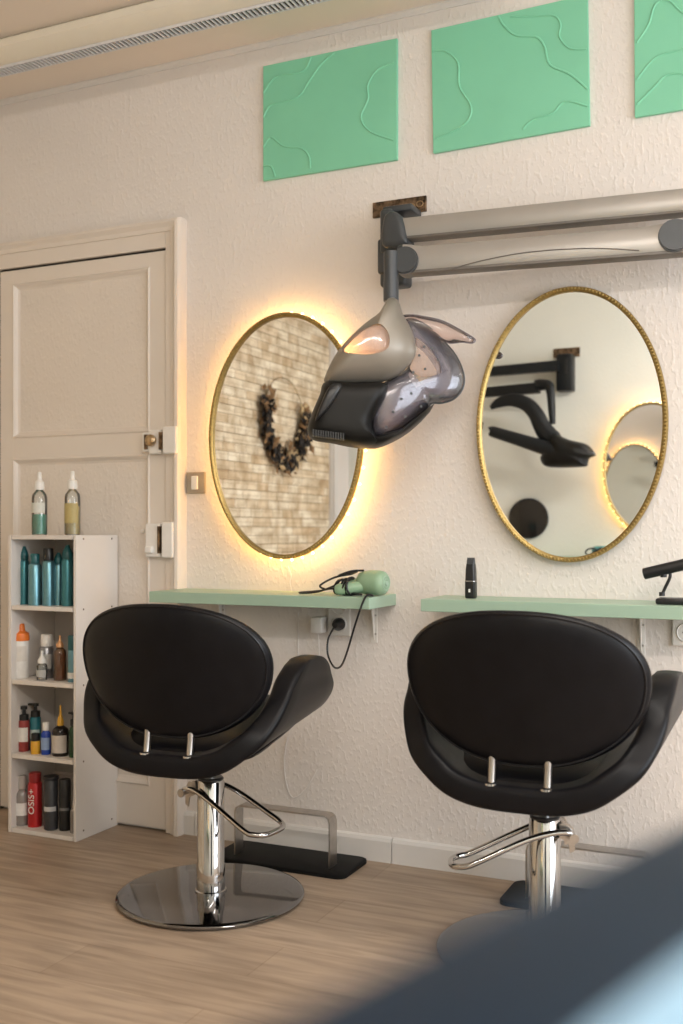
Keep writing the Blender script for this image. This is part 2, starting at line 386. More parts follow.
# mint wall panels with raised wavy lines
lines = [
 [[(261.5,94),(271,82),(279,76),(294,74),(305,70),(311,56)], [(261.5,118),(271,105.5),(289,101),(301,94.6),(309,82),(321,65),(334,51)],
  [(261.5,148),(271,138),(284,147),(301,149),(309,157),(310,169)], [(262,167),(271,167),(275,177)],
  [(394,63),(378,70),(368,85),(368,100),(361,118),(370,132),(394,141)]],
 [[(433,52),(448,53),(459.5,65),(460.5,88),(471.6,108),(468,123),(453,133),(436,140)], [(500.7,12.5),(506,28),(518,38),(538,40),(546,50),(551,68),(571,78),(588,93)],
  [(513,19),(535,19),(556,19),(562.5,28),(561,40),(571,52),(588,53)], [(523,132),(533,123),(553,116.5),(566,105),(588,110.5)]],
 [[(637,48),(649,30),(656,10),(669,6),(683,18),(700,22)], [(637,85),(656,63),(683,55),(705,50)], [(637,109.5),(654,93),(666,81),(683,79),(708,84)]]]
labs = ['square mint green wall panel left of the others with thin raised wavy lines', 'mint green wavy-line panel above the silver dryer arm, middle of three',
        'mint green wavy-line panel cut off at the upper right corner']
for i, (x0, x1) in enumerate(((-1.722, -1.235), (-1.113, -.624), (-.495, -.008))):
    t = thing('wall_panel', labs[i], 'wall panel', (x0, 0, (2.249, 2.251, 2.262)[i]), 0, 'mint wall panels')
    t.rotation_euler.y = math.radians((0, -1.0, -.3)[i])
    link('board', bx(0, x1-x0, -.013, -.001, 0, .388, bev=.0015), M['mint'], t, smooth=False)
    for L in lines[i]:
        pts = [at(p[0], p[1], .013)-Vector((x0, 0, 2.247)) for p in L]
        pts = [Vector((min(max(p.x, .002), x1-x0-.002), p.y, min(max(p.z, .002), .383))) for p in pts]
        link('raised_line', tube(nb(), pts, .0035, n=6, k=6), M['mint'], t)
# ceiling luminaire
t = thing('ceiling_luminaire', 'long cream ceiling light fitting with a slotted metal louvre underneath', 'ceiling light', (-2.0, -.315, ZC))
bm = nb()
prof = [(-.085, 0), (-.100, -.012), (-.096, -.034), (-.070, -.054), (-.030, -.060), (-.024, -.056), (.024, -.056), (.030, -.060), (.05, -.05), (.05, 0)]
loft(bm, [[(x, p[0], p[1]) for p in prof] for x in (-.98, 1.2)]); link('housing', bm, M['cream'], t)
bm = nb()
x = -.97
while x < 1.19:
    b2 = bx(x, x+.0045, -.024, .026, -.067, -.055); merge(bm, b2); x += .0165
box(bm, -.98, 1.2, -.027, -.023, -.067, -.055); box(bm, -.98, 1.2, .025, .029, -.067, -.055)
link('louvre', bm, M['louvre'], t, smooth=False)
link('reflector', bx(-.975, 1.195, -.023, .025, -.059, -.0565), M['blackp'], t, smooth=False)
# ---- oval mirrors
def oval_ring(a, b_, off, nn=96, y=0):
    return [Vector(((a+off)*math.cos(2*PI*i/nn), y, (b_+off)*math.sin(2*PI*i/nn))) for i in range(nn)]
def make_mirror(loc, a, b_, label, lit, stand, rz=0):
    t = thing('oval_mirror', label, 'mirror', loc, rz, 'gold-framed oval mirrors')
    bm = nb(); loft(bm, [oval_ring(a, b_, -.010, y=-stand-.010), oval_ring(a, b_, -.010, y=-stand-.004)]); link('mirror_glass', bm, M['mirror'], t)
    bm = nb()
    seq = [(-.012, -.016), (-.008, -.020), (.0, -.022), (.003, -.018), (.003, 0), (-.008, 0), (-.012, -.010)]
    rs = [oval_ring(a, b_, o_, y=-stand+yy) for o_, yy in seq]; rs.append(rs[0]); loft(bm, rs, caps=False)
    # beads all round the rim
    peri = PI*(3*(a+b_)-math.sqrt((3*a+b_)*(a+3*b_))); nbd = int(peri/.0108)
    L = [Vector(((a-.004)*math.cos(2*PI*i/2000), 0, (b_-.004)*math.sin(2*PI*i/2000))) for i in range(2001)]
    acc = 0; step = None; tot = sum((q-p).length for p, q in zip(L, L[1:])); step = tot/nbd; nxt = 0
    for p, q in zip(L, L[1:]):
        if acc >= nxt-1e-9:
            b2 = nb(); bmesh.ops.create_icosphere(b2, subdivisions=1, radius=.0048)
            for v in b2.verts: v.co += Vector((p.x, -stand-.0235, p.z))
            merge(bm, b2); nxt += step
        acc += (q-p).length
    link('beaded_frame', bm, M['gold'], t)
    bm = nb(); loft(bm, [oval_ring(a, b_, -.05, y=-.001), oval_ring(a, b_, -.05, y=-stand+.001)]); bmesh.ops.recalc_face_normals(bm, faces=bm.faces)
    bk = link('backing', bm, M['unitin'], t)
    if lit:
        bm = nb(); tube(bm, oval_ring(a, b_, -.018, y=-stand+.004, nn=80), .0035, n=6, closed=True, smooth=False)
        link('led_strip', bm, M['led'], t)
        for i in range(46):
            an = 2*PI*i/46; b2 = nb(); bmesh.ops.create_icosphere(b2, subdivisions=1, radius=.0048)
            for v in b2.verts: v.co += Vector(((a+.006)*math.cos(an), -stand+.008, (b_+.006)*math.sin(an)))
            link('led_bead', b2, M['ledcase'], t)
    return t
make_mirror((-1.621, 0, 1.378), .283, .405, 'oval mirror glowing with warm light behind it, left, above the shelf with the hairdryer', True, .042)
make_mirror((-.683, 0, 1.378), .280, .405, 'unlit oval gold-beaded mirror on the right above the trimmer and black lamp', False, .014)
make_mirror((-.965, YB, 1.452), .283, .405, 'second glowing oval mirror seen only as a reflection in the right mirror', True, .042, PI).rotation_euler.x = math.radians(.9)
tag(link('mirror_cable', tube(nb(), [at(288,566,.01), at(291,575,.008), at(290,583,.008), at(292,592,.008)], .0018, n=6), M['white']), 'thin pale cable hanging below the glowing left mirror', 'cable')
# ---- shelves
SD = .22
def make_shelf(x0, x1, z, label, rz=0, loc=None, brackets=()):
    t = thing('wall_shelf', label, 'shelf', loc or (x0, 0, z-.036), rz, 'sage green wall shelves')
    link('board', bx(0, x1-x0, -SD, -.0005, 0, .036, bev=.0015), M['shelf'], t, smooth=False)
    for bxx in brackets:
        bm = bx(bxx-.011, bxx+.011, -.004, 0, -.125, 0, bev=.001); box(bm, bxx-.011, bxx+.011, -.15, 0, -.004, 0, bev=.001)
        loft(bm, [[(bxx+s_*.0015, -.004, -.004), (bxx+s_*.0015, -.030, -.004), (bxx+s_*.0015, -.026, -.020), (bxx+s_*.0015, -.004, -.118)] for s_ in (-1, 1)])
        o = link('bracket', bm, M['white'], t, smooth=False)
        for zz in (-.035, -.095): link('screw', lathe(nb(), [(.0035, 0), (.0035, -.003), (.0005, -.004)], (bxx+.006, -.003, zz), n=8, axis='y'), M['steel'], o)
    return t
make_shelf(-2.04, -1.243, .862, 'sage green wall shelf on the left, holding the hairdryer', brackets=(.15, .722))
make_shelf(-1.078, -.275, .862, 'sage green wall shelf on the right, holding the trimmer and black lamp', brackets=(.60,))
make_shelf(0, 1.2, .905, 'sage green shelf across the room, its items glimpsed in the right mirror', PI, (-.55, YB, .869))
# sockets
def socket(loc, label, zs):
    t = thing('wall_socket', label, 'socket', loc, 0)
    link('plate', bx(-.04, .04, -.012, 0, -.04, .04 if len(zs) < 2 else .072, bev=.004), M['white'], t, smooth=False)
    for zz in zs:
        o = link('outlet', lathe(nb(), [(.024, -.014), (.026, -.016), (.028, -.014), (.028, -.010), (.022, -.010), (.020, -.004), (.002, -.004)], (0, 0, zz), axis='y'), M['white'], t)
        for s_ in (-1, 1): link('contact', lathe(nb(), [(.003, -.0105), (.003, -.014), (.0005, -.014)], (s_*.009, 0, zz), n=8, axis='y'), M['blackp'], o)
    return t
sp = at(340, 624, .012)
socket((sp.x-.004, 0, sp.z), 'white double wall socket under the left green shelf with a black plug in it', (0, .058))
socket((at(687, 632).x, 0, at(686, 632).z), 'white single wall socket below the right green shelf, at the picture edge', (0,))
bm = lathe(nb(), [(.003, -.012), (.020, -.013), (.021, -.028), (.016, -.040), (.010, -.052), (.002, -.054)], (sp.x, 0, sp.z), axis='y')
plug_z = sp.z
plug_bm = bm
bm = bx(sp.x-.090, sp.x-.050, -.050, -.0005, sp.z-.030, sp.z+.022, bev=.006)
tube(bm, [(sp.x-.072, -.030, sp.z-.030), (sp.x-.075, -.016, sp.z-.07), (sp.x-.078, -.006, sp.z-.14), (sp.x-.088, -.004, sp.z-.22)], .0022, n=6)
tag(link('power_adapter', bm, M['white']), 'white plug-in adapter with a thin cable, left of the socket under the left shelf', 'adapter')
bm = tube(nb(), [at(298, 612, .003), at(298, 650, .003), at(297.5, 700, .003), at(286, 745, .003), at(285, 775, .003), at(292, 797, .003), at(305, 790, .003), at(317, 770, .003)], .0016, n=6)
tag(link('wall_cable', bm, M['trim']), 'thin wall-coloured cable running down the wall behind the left chair', 'cable')
# ================================================================ product shelf unit
ux0, ux1, uy0, uy1 = -2.617, -2.319, -.250, -.0165
t = thing('shelf_unit', 'narrow white open shelf unit of four compartments beside the door', 'shelf unit', ((ux0+ux1)/2, (uy0+uy1)/2, 0))
hw, hd = (ux1-ux0)/2, (uy1-uy0)/2
ZB = [.0, .262, .523, .785, 1.033]
link('side_panel', bx(-hw, -hw+.013, -hd, hd, 0, 1.049, bev=.001), M['unit'], t, smooth=False)
sd = link('side_panel', bx(hw-.011, hw, -hd, hd, 0, 1.049, bev=.001), M['unit'], t, smooth=False)
for z in (.03, .268, .531, .793, 1.036):
    for y in (-hd+.04, hd-.035): link('screw_cap', lathe(nb(), [(.0035, 0), (.0035, .0008), (.0005, .0012)], (hw, y, z), n=8, axis='x'), M['rust'], sd)
for z in ZB: link('shelf_board', bx(-hw+.016, hw-.016, -hd, hd-.004, z+.001, z+.016, bev=.0008), M['unit'], t, smooth=False)
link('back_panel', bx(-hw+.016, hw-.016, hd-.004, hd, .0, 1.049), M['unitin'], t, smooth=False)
# ---- bottles
pm = {}
def pmat(col, rough=.3, metal=0):
    k = (col, rough, metal)
    if k not in pm: pm[k] = mat('product_colour', col, rough, metal, var=.05, nscale=60)
    return pm[k]
def bottle(px, zi, d, r, h, cap_h, cap_r, kind, body, cap, label, cat='bottle', group=None, lab=None, liquid=None, z=None, flat=1, tilt=0):
    """kind: shape of shoulders and cap"""
    x = at(px, 600, d).x; z = (ZB[zi]+.016) if z is None else z
    g = group; r *= 1.07 if zi in (2, 3) else 1; cap_r *= 1.07 if zi in (2, 3) else 1
    t = thing(kind[1], label, cat, (x, -d, z), 0, g)
    if kind[0] == 'aerosol': prof = [(.002, 0), (r, 0), (r, .004), (r, h*.93), (r*.9, h*.97), (r*.62, h), (.002, h)]
    elif kind[0] == 'round': prof = [(.002, 0), (r*.92, 0), (r, .005), (r, h*.80), (r*.92, h*.88), (r*.6, h*.95), (r*.42, h*.98), (r*.42, h), (.002, h)]
    elif kind[0] == 'straight': prof = [(.002, 0), (r*.95, 0), (r, .003), (r, h*.97), (r*.95, h), (.002, h)]
    else: prof = [(.002, 0), (r*.85, 0), (r, .004), (r*1.0, h*.95), (r*.8, h), (.002, h)]
    bm = lathe(nb(), prof)
    if flat != 1:
        for v in bm.verts: v.co.y *= flat
    link('bottle_body', bm, body, t)
    c = cap_r
    if kind[2] == 'cone': cp = [(.002, h-.002), (c, h-.002), (c, h+cap_h*.3), (c*.85, h+cap_h*.55), (c*.45, h+cap_h*.85), (c*.35, h+cap_h), (.001, h+cap_h)]
    elif kind[2] == 'nozzle': cp = [(.002, h-.002), (c, h-.002), (c, h+cap_h*.22), (c*.75, h+cap_h*.35), (c*.35, h+cap_h*.55), (c*.28, h+cap_h), (.001, h+cap_h)]
    elif kind[2] == 'shoulder': cp = [(.002, h-.002), (c, h-.002), (c*1.03, h+cap_h*.15), (c*.95, h+cap_h*.42), (c*.5, h+cap_h*.55), (c*.42, h+cap_h*.95), (c*.3, h+cap_h), (.001, h+cap_h)]
    elif kind[2] == 'pump': cp = [(.002, h-.002), (c, h-.002), (c, h+cap_h*.4), (c*.4, h+cap_h*.45), (c*.35, h+cap_h*.75), (c*.7, h+cap_h*.78), (c*.7, h+cap_h), (.001, h+cap_h)]
    else: cp = [(.002, h-.002), (c*.97, h-.002), (c, h+.001), (c, h+cap_h*.92), (c*.88, h+cap_h), (.001, h+cap_h)]
    bm = lathe(nb(), cp)
    if kind[2] == 'pump': box(bm, -c*1.9, 0, -c*.3, c*.3, h+cap_h*.80, h+cap_h*.97, bev=.001)
    link('cap', bm, cap, t)
    if lab:
        z0, z1, lm = lab
        bm = nb(); pr = []
        n_ = 20; rings = []
        for zz in (z0*h, z1*h):
            rings.append([Vector(((r+.0006)*math.cos(a), (r+.0006)*math.sin(a)*flat, zz)) for a in [PI+PI*.04+PI*.92*i/n_ for i in range(n_+1)]])
        loft(bm, rings, closed=False, caps=False); link('paper_label', bm, lm, t)
    if liquid:
        z1, lm = liquid
        link('liquid', lathe(nb(), [(.002, .002), (r*.93, .003), (r*.93, z1*h), (.002, z1*h)]), lm, t)
    if tilt: t.rotation_euler = (0, tilt, 0)
    return t
clearb = clear('clear_bottle', (.93, .95, .94), .2, .05, .08, (.8, .8, .8))
smoky = clear('frosted_bottle', (.72, .68, .64), .2, .2, .55, (.42, .38, .35))
TEAL = pmat((.06, .22, .26), .3, .6); TEALD = pmat((.012, .10, .11), .35); BLK = pmat((.012, .012, .012), .35)
LTEAL = pmat((.15, .31, .36), .3, .75); WH = pmat((.80, .78, .74), .4); OR = pmat((.80, .20, .03), .4)
AE = ('aerosol', 'spray_can', 'cone'); AF = ('aerosol', 'spray_can', 'flat')
g1 = 'teal cans in the top compartment'; D1 = .185
bottle(24, 3, D1, .0165, .162, .046, .0150, AE, TEAL, TEALD, 'slim teal can with cone tip, leftmost in the top compartment', 'spray can', g1)
bottle(35, 3, D1+.02, .0215, .150, .032, .015, AF, LTEAL, TEALD, 'teal can with a flat-topped cap, second from left in the top compartment', 'spray can', g1)
bottle(48.5, 3, D1+.01, .0205, .160, .042, .0165, AF, LTEAL, BLK, 'teal can with a tall black cap, middle of the top compartment', 'spray can', g1)
bottle(58.5, 3, D1-.02, .018, .150, .036, .015, AE, LTEAL, TEALD, 'shorter teal can with cone tip, right of the black-capped can', 'spray can', g1)
bottle(67.5, 3, D1, .0195, .168, .046, .0175, AE, TEAL, TEALD, 'tall teal can with cone tip, fourth compartment top, right of the shorter can', 'spray can', g1)
bottle(75, 3, D1-.05, .016, .168, .02, .014, AF, TEALD, BLK, 'dark teal can half hidden at the right end of the top compartment', 'spray can', g1)
g2 = 'products in the second compartment'
bottle(21, 2, .195, .0265, .135, .058, .0275, ('straight', 'squeeze_bottle', 'shoulder'), WH, OR, 'white bottle with a bright orange cap', 'bottle', g2, lab=(.45, .85, pmat((.70, .66, .60), .5)))
bottle(46.5, 2, .16, .0225, .115, .040, .0190, ('aerosol', 'spray_can', 'flat'), pmat((.30, .31, .33), .3, .7), WH, 'silver grey can with a white cap behind the small clear bottle', 'spray can', g2, lab=(.30, .75, pmat((.5, .5, .48), .5)))
bottle(42, 2, .215, .0175, .062, .042, .0140, ('round', 'dropper_bottle', 'nozzle'), clearb, WH, 'small clear bottle with a white nozzle cap', 'bottle', g2, lab=(.2, .6, pmat((.45, .45, .43), .5)))
bottle(60, 2, .19, .0205, .118, .040, .0120, ('round', 'spray_bottle', 'nozzle'), clear('amber_clear', (.72, .52, .36), .2, .05, .12, (.4, .2, .08)), pmat((.72, .40, .20), .3, .5), 'clear amber bottle with a copper spray nozzle', 'bottle', g2, liquid=(.8, clear('amber_liquid', (.8, .55, .35), .1, .1, .1, (.5, .25, .1))))
bottle(72.5, 2, .205, .0150, .112, .050, .0150, ('straight', 'spray_can', 'flat'), pmat((.16, .32, .38), .3, .6), TEALD, 'slim teal can with dark teal cap at the right of the second compartment', 'spray can', g2, lab=(.12, .3, WH))
g3 = 'products in the third compartment'
bottle(24, 1, .195, .0195, .110, .050, .0165, ('straight', 'pump_bottle', 'pump'), pmat((.30, .045, .04), .35), BLK, 'dark red bottle with a black pump top and white label', 'bottle', g3, lab=(.32, .78, WH))
bottle(35.5, 1, .165, .0195, .122, .045, .0165, ('aerosol', 'pump_bottle', 'pump'), pmat((.02, .16, .20), .3), BLK, 'dark teal bottle with a black top behind the small yellow bottle', 'bottle', g3, lab=(.35, .62, pmat((.45, .55, .55), .5)))
bottle(35.5, 1, .215, .0165, .046, .026, .0150, ('straight', 'small_bottle', 'flat'), pmat((.68, .36, .03), .35), BLK, 'small yellow bottle with a black cap', 'bottle', g3)
bottle(46, 1, .205, .0170, .086, .026, .0120, ('round', 'small_bottle', 'flat'), pmat((.02, .06, .36), .2), WH, 'cobalt blue bottle with a white cap', 'bottle', g3, lab=(.2, .7, pmat((.25, .35, .55), .5)))
bottle(60.5, 1, .20, .0290, .105, .070, .0115, ('round', 'pump_bottle', 'nozzle'), pmat((.018, .012, .010), .2), pmat((.70, .38, .04), .35), 'dark brown bottle with a cream label and yellow nozzle', 'bottle', g3, lab=(.12, .70, pmat((.58, .52, .46), .6)))
bottle(73.5, 1, .205, .0150, .112, .045, .0110, ('round', 'pump_bottle', 'pump'), pmat((.012, .05, .02), .2), BLK, 'dark green bottle at the right end of the third compartment', 'bottle', g3)
g4 = 'products in the bottom compartment'
bottle(22, 0, .20, .0240, .130, .045, .0150, ('round', 'frosted_bottle', 'flat'), smoky, pmat((.42, .38, .34), .5), 'frosted grey-white bottle with a white label, leftmost in the bottom compartment', 'bottle', g4, lab=(.28, .62, WH))
osis = bottle(35, 0, .195, .0250, .160, .030, .0215, ('aerosol', 'spray_can', 'flat'), pmat((.45, .018, .02), .3, .3), pmat((.30, .02, .02), .3), 'red spray can with white vertical lettering', 'spray can', g4)
bottle(51, 0, .205, .0245, .178, .010, .0270, ('tube', 'hair_product_tube', 'flat'), pmat((.03, .03, .033), .4), pmat((.02, .02, .022), .4), 'black and grey tube with pale print beside the red spray can', 'tube', g4, lab=(.38, .47, pmat((.5, .5, .5), .5)))
bottle(65, 0, .19, .0200, .118, .060, .0200, ('straight', 'spray_can', 'flat'), BLK, pmat((.018, .018, .018), .45), 'plain black spray can right of the grey tube', 'spray can', g4, lab=(.6, .68, pmat((.2, .2, .2), .5)))
bottle(74.5, 0, .205, .0150, .090, .055, .0080, ('round', 'frosted_bottle', 'nozzle'), smoky, pmat((.35, .33, .32), .5), 'small frosted bottle at the right end of the bottom compartment', 'bottle', g4)
# lettering on the red can, wrapped on the cylinder: OSiS+
def text_part(txt, size, parent, loc, rot, m, ext=.0006, name='lettering'):
    cu = bpy.data.curves.new(name, 'FONT'); cu.body = txt; cu.size = size; cu.extrude = ext; cu.align_x = 'CENTER'; cu.align_y = 'CENTER'
    o = bpy.data.objects.new(name, cu); C.objects.link(o)
    dg = bpy.context.evaluated_depsgraph_get(); me = bpy.data.meshes.new_from_object(o.evaluated_get(dg))
    bpy.data.objects.remove(o); bpy.data.curves.remove(cu)
    me.materials.clear(); me.materials.append(m)
    o = bpy.data.objects.new(name, me); C.objects.link(o); o.parent = parent; o.location = loc; o.rotation_euler = rot
    return o
text_part('OSiS+', .036, osis, (.006, -.0252, .092), (PI/2, -PI/2, 0), WH)
# two squeeze bottles on top of the unit
g5 = 'applicator bottles on top of the shelf unit'
for px, c1, lb, lv in ((39.5, (.01, .34, .22), 'clear bottle half full of green liquid, white nozzle, on the shelf unit', .45), (72.5, (.50, .38, .12), 'clear bottle of yellow liquid, white nozzle, on the shelf unit', .62)):
    o = bottle(px, 4, .14, .0275, .165, .062, .0175, ('round', 'applicator_bottle', 'shoulder'), clearb, WH, lb, 'bottle', g5,
           liquid=(lv, clear('tinted_liquid', tuple(min(1, c*1.6) for c in c1), .05, .2, .9, c1)), z=1.0495, lab=(.48, .70, pmat((.62, .62, .56), .5)) if px < 50 else (.25, .68, pmat((.42, .34, .14), .5)))
# ================================================================ hairdryer on the left shelf
hd0 = at(371, 582, .13); ST = .8625
t = thing('hair_dryer', 'mint green hairdryer wrapped in its black cord on the left shelf', 'hair dryer', (hd0.x, -.13, ST), math.radians(-8))
r_ = .039
bm = lathe(nb(), [(.002, -.04), (.026, -.040), (.033, -.034), (.037, -.018), (r_, .0), (r_, .032), (.036, .045), (.029, .052), (.025, .054), (.002, .054)], (0, 0, r_+.001), axis='x', n=28)
link('barrel', bm, M['drymint'], t)
bm = nb()
for rr in (.022, .013): tube(bm, [(.0545, rr*math.cos(2*PI*i/20), r_+.001+rr*math.sin(2*PI*i/20)) for i in range(20)], .0018, n=6, closed=True, smooth=False)
lathe(bm, [(.002, .054), (.008, .054), (.007, .058), (.002, .058)], (0, 0, r_+.001), axis='x', n=14)
link('intake_grille', bm, M['shelf'], t)
link('nozzle', lathe(nb(), [(.002, -.085), (.020, -.085), (.022, -.080), (.024, -.035), (.002, -.033)], (0, -.01, .030), axis='x', n=20), M['drymint'], t)
bm = nb(); hp = smoothpath([(-.02, -.01, .034), (-.06, -.03, .026), (-.105, -.052, .018)], 4)
tube(bm, [(-.015, -.02, .030), (-.05, -.040, .024), (-.08, -.052, .020), (-.095, -.058, .019)], [.017, .019, .019, .012], n=14); link('handle', bm, M['drymint'], t)
bm = nb()
for cx, rr, ty in ((-.055, .027, .3), (-.070, .026, -.2), (-.088, .024, .15), (-.10, .022, .5), (-.048, .030, -.5), (-.064, .029, .6)):
    tube(bm, [(cx+ty*.012*math.sin(a), -.030+rr*1.15*math.cos(a), max(.004, .026+rr*math.sin(a))) for a in [2*PI*i/14 for i in range(14)]], .0035, n=6, closed=True, k=2)
tube(bm, [(-.125, -.066, .018), (-.15, -.06, .03), (-.12, -.02, .055), (-.07, .0, .066), (-.03, -.03, .078), (-.055, -.05, .07), (-.09, -.045, .062), (-.06, -.02, .075), (-.02, -.01, .078)], .0035, n=6)
tube(bm, [(-.10, -.03, .035), (-.16, -.02, .014), (-.20, -.012, .008), (-.235, -.016, .0045), (-.242, -.038, .0045), (-.225, -.056, .0045), (-.17, -.054, .008), (-.12, -.04, .02), (-.06, -.04, .01), (.0, -.055, .006)], .0035, n=6)
link('wrapped_cord', bm, M['blackp'], t)
L0 = Vector((hd0.x, -.13, ST))
pts = [at(366, 604, .155), at(372, 597, .205), at(365, 600, .228), at(356, 622, .226), at(347, 652, .17), at(341, 666, .12), at(334, 667, .08), at(328, 655, .06), at(328, 640, .055), at(333, 629, .05), (sp.x, -.052, sp.z)]
pts[0] = Vector((pts[0].x, -.15, ST+.0045)); pts[1] = Vector((pts[1].x, -.20, ST+.005)); pts[2] = Vector((pts[2].x, -.226, ST+.001))
from mathutils import Matrix
inv = (Matrix.Translation(L0) @ Matrix.Rotation(math.radians(-8), 4, 'Z')).inverted()
pc = link('power_cord', tube(nb(), [inv @ Vector(p) for p in pts], .0034, n=6), M['blackp'], t)
for v in plug_bm.verts: v.co = inv @ v.co
link('plug', plug_bm, M['blackp'], pc)
# trimmer
tp = at(471, 598, .12)
t = thing('hair_trimmer', 'upright black hair trimmer with a thin silver band on the right shelf', 'trimmer', (tp.x, -.12, ST))
bm = nb()
def rr_ring(w_, d_, z, r=.006, n_=5, cy=0):
    o_ = []
    for sx, sy, a0 in ((1, 1, 0), (-1, 1, PI/2), (-1, -1, PI), (1, -1, 3*PI/2)):
        for i in range(n_):
            a = a0+PI/2*i/(n_-1); o_.append(Vector((sx*(w_/2-r)+r*math.cos(a), cy+sy*(d_/2-r)+r*math.sin(a), z)))
    return o_
loft(bm, [rr_ring(.028, .028, 0), rr_ring(.031, .031, .004), rr_ring(.031, .031, .05)]); link('base', bm, M['blackp'], t)
link('silver_band', loft(nb(), [rr_ring(.0315, .0315, .05), rr_ring(.0315, .0315, .0525)]), M['chrome'], t)
link('body', loft(nb(), [rr_ring(.030, .030, .0525), rr_ring(.028, .028, .085), rr_ring(.025, .024, .102)]), M['blackp'], t)
bm = loft(nb(), [rr_ring(.024, .016, .102, .003), rr_ring(.024, .010, .116, .003)])
for i in range(7): box(bm, -.011+i*.0034, -.0095+i*.0034, -.003, .003, .115, .121)
link('blade_head', bm, M['charcoal'], t, smooth=False)
link('switch', bx(-.003, .003, -.0175, -.0150, .018, .028, bev=.001), M['white'], t, smooth=False)
# black tilted lamp / camera on stand
lp = at(672, 601, .14)
t = thing('desk_lamp', 'black tube-headed small lamp on a tilting arm, right end of the right shelf', 'lamp', (lp.x, -.14, ST))
link('base', bx(-.040, .09, -.035, .035, 0, .017, bev=.006), M['blackp'], t)
def lpl(px, py, d=.14): return at(px, py, d)-Vector((lp.x, -.14, ST))
bm = nb(); cyl(bm, lpl(662, 596), lpl(662, 592), .008); tube(bm, [lpl(662, 595), lpl(665, 588), lpl(670, 577), lpl(669.5, 570)], .0045, n=10); link('arm', bm, M['blackp'], t)
a, b_ = lpl(643.5, 574), lpl(684, 564.5)
bm = nb(); d_ = (b_-a).normalized()
tube(bm, [a, a+d_*.002, a+d_*.116, b_], [.0135, .0160, .0160, .0145], n=20, smooth=False); link('lamp_head', bm, M['blackp'], t)
bm = nb(); cyl(bm, b_-d_*.003, b_+d_*.002, .0152); link('silver_ring', bm, M['chrome'], t)
bm = nb(); cyl(bm, (a+b_)*.5+Vector((0, 0, -.022)), (a+b_)*.5+Vector((0, 0, -.012)), .009); link('pivot', bm, M['blackp'], t)
# ================================================================ overhead hood dryer
def arm_beam(bm, p0, p1, h0, h1, th, mi=0):
    """horizontal beam; p = bottom centre points, rounded upper edge"""
    dx = (p1-p0).normalized(); nrm = Vector((dx.y, -dx.x, 0)).normalized()   # towards the room
    R = []
    for p, hh in ((p0, h0), (p1, h1)):
        pr = [(-.5, 0), (.5, 0), (.56, .16), (.56, .80), (.48, .96), (.3, 1.0), (-.4, 1.0), (-.5, .9)]
        R.append([p+nrm*(a_*th)+Vector((0, 0, b2*hh)) for a_, b2 in pr])
    loft(bm, R, mi=mi)
hz = 1.75
t = thing('hood_dryer', 'wall-mounted silver and black salon hood dryer with smoky clear wings, left of the right mirror', 'hood dryer', (-1.23, 0, 2.10))
O = Vector((-1.23, 0, 2.10))
wm = link('wall_plate', bx(-.092, .092, -.008, 0, -.026, .024, bev=.002), M['rust'], t, smooth=False)
for px, py in ((385, 213), (394, 209), (401, 211), (412, 207), (420, 204)):
    p = at(px, py, .008)-O; bm = nb(); tube(bm, [p+Vector((.011*math.cos(a_), -.002, .009*math.sin(a_))) for a_ in [2*PI*i/10 for i in range(10)]], .0022, n=6, closed=True, smooth=False); link('bolt', bm, M['brass'], wm)
def L(px, py, d): return at(px, py, d)-O
bm = nb()
a = L(380.5, 213, .06); c_ = L(402, 240, .06)
box(bm, a.x+.022, a.x+.120, -.10, -.008, -.045, -.024, bev=.006)
box(bm, a.x+.020, a.x+.062, -.12, -.012, -.175, -.036, bev=.012, seg=3)
box(bm, a.x+.008, a.x+.052, -.11, -.03, -.235, -.125, bev=.010, seg=3)
link('wall_mount', bm, M['charcoal'], t)
link('mount_sleeve', bx(a.x+.012, a.x+.10, -.10, -.035, -.275, -.225, bev=.012, seg=3), M['charcoal'], t)
# upper arm: cap + beam
uz0 = at(400, 239, .135).z-O.z; p0 = Vector((at(398, 239, .135).x-O.x, -.135, uz0)); p1r = at(700, 211, .10)-O; p1 = Vector((p1r.x, -.10, p1r.z))
bm = nb(); arm_beam(bm, p0, p1, .058, .062, .05); 
ua = link('upper_arm', bm, M['silver'], t)
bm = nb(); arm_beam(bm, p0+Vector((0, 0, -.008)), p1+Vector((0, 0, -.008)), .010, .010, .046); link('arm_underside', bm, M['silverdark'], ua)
bm = nb(); cA = at(394, 228, .165)-O
dome(bm, [(cA.x-.038, cA.z-.05), (cA.x-.036, cA.z+.03), (cA.x-.02, cA.z+.052), (cA.x+.004, cA.z+.05), (cA.x+.028, cA.z+.025), (cA.x+.040, cA.z-.03), (cA.x+.038, cA.z-.055)], (cA.x, cA.z), .020, .09, p=5, bend=lambda v: v+Vector((0, -.155, 0)))
link('arm_cap', bm, M['charcoal'], t)
# elbow at the right, off the picture
el = at(692, 215, .15)-O
bm = nb(); cyl(bm, (el.x+.03, -.15, el.z-.13), (el.x+.03, -.15, el.z+.045), .036, 28); link('elbow_post', bm, M['charcoal'], t)
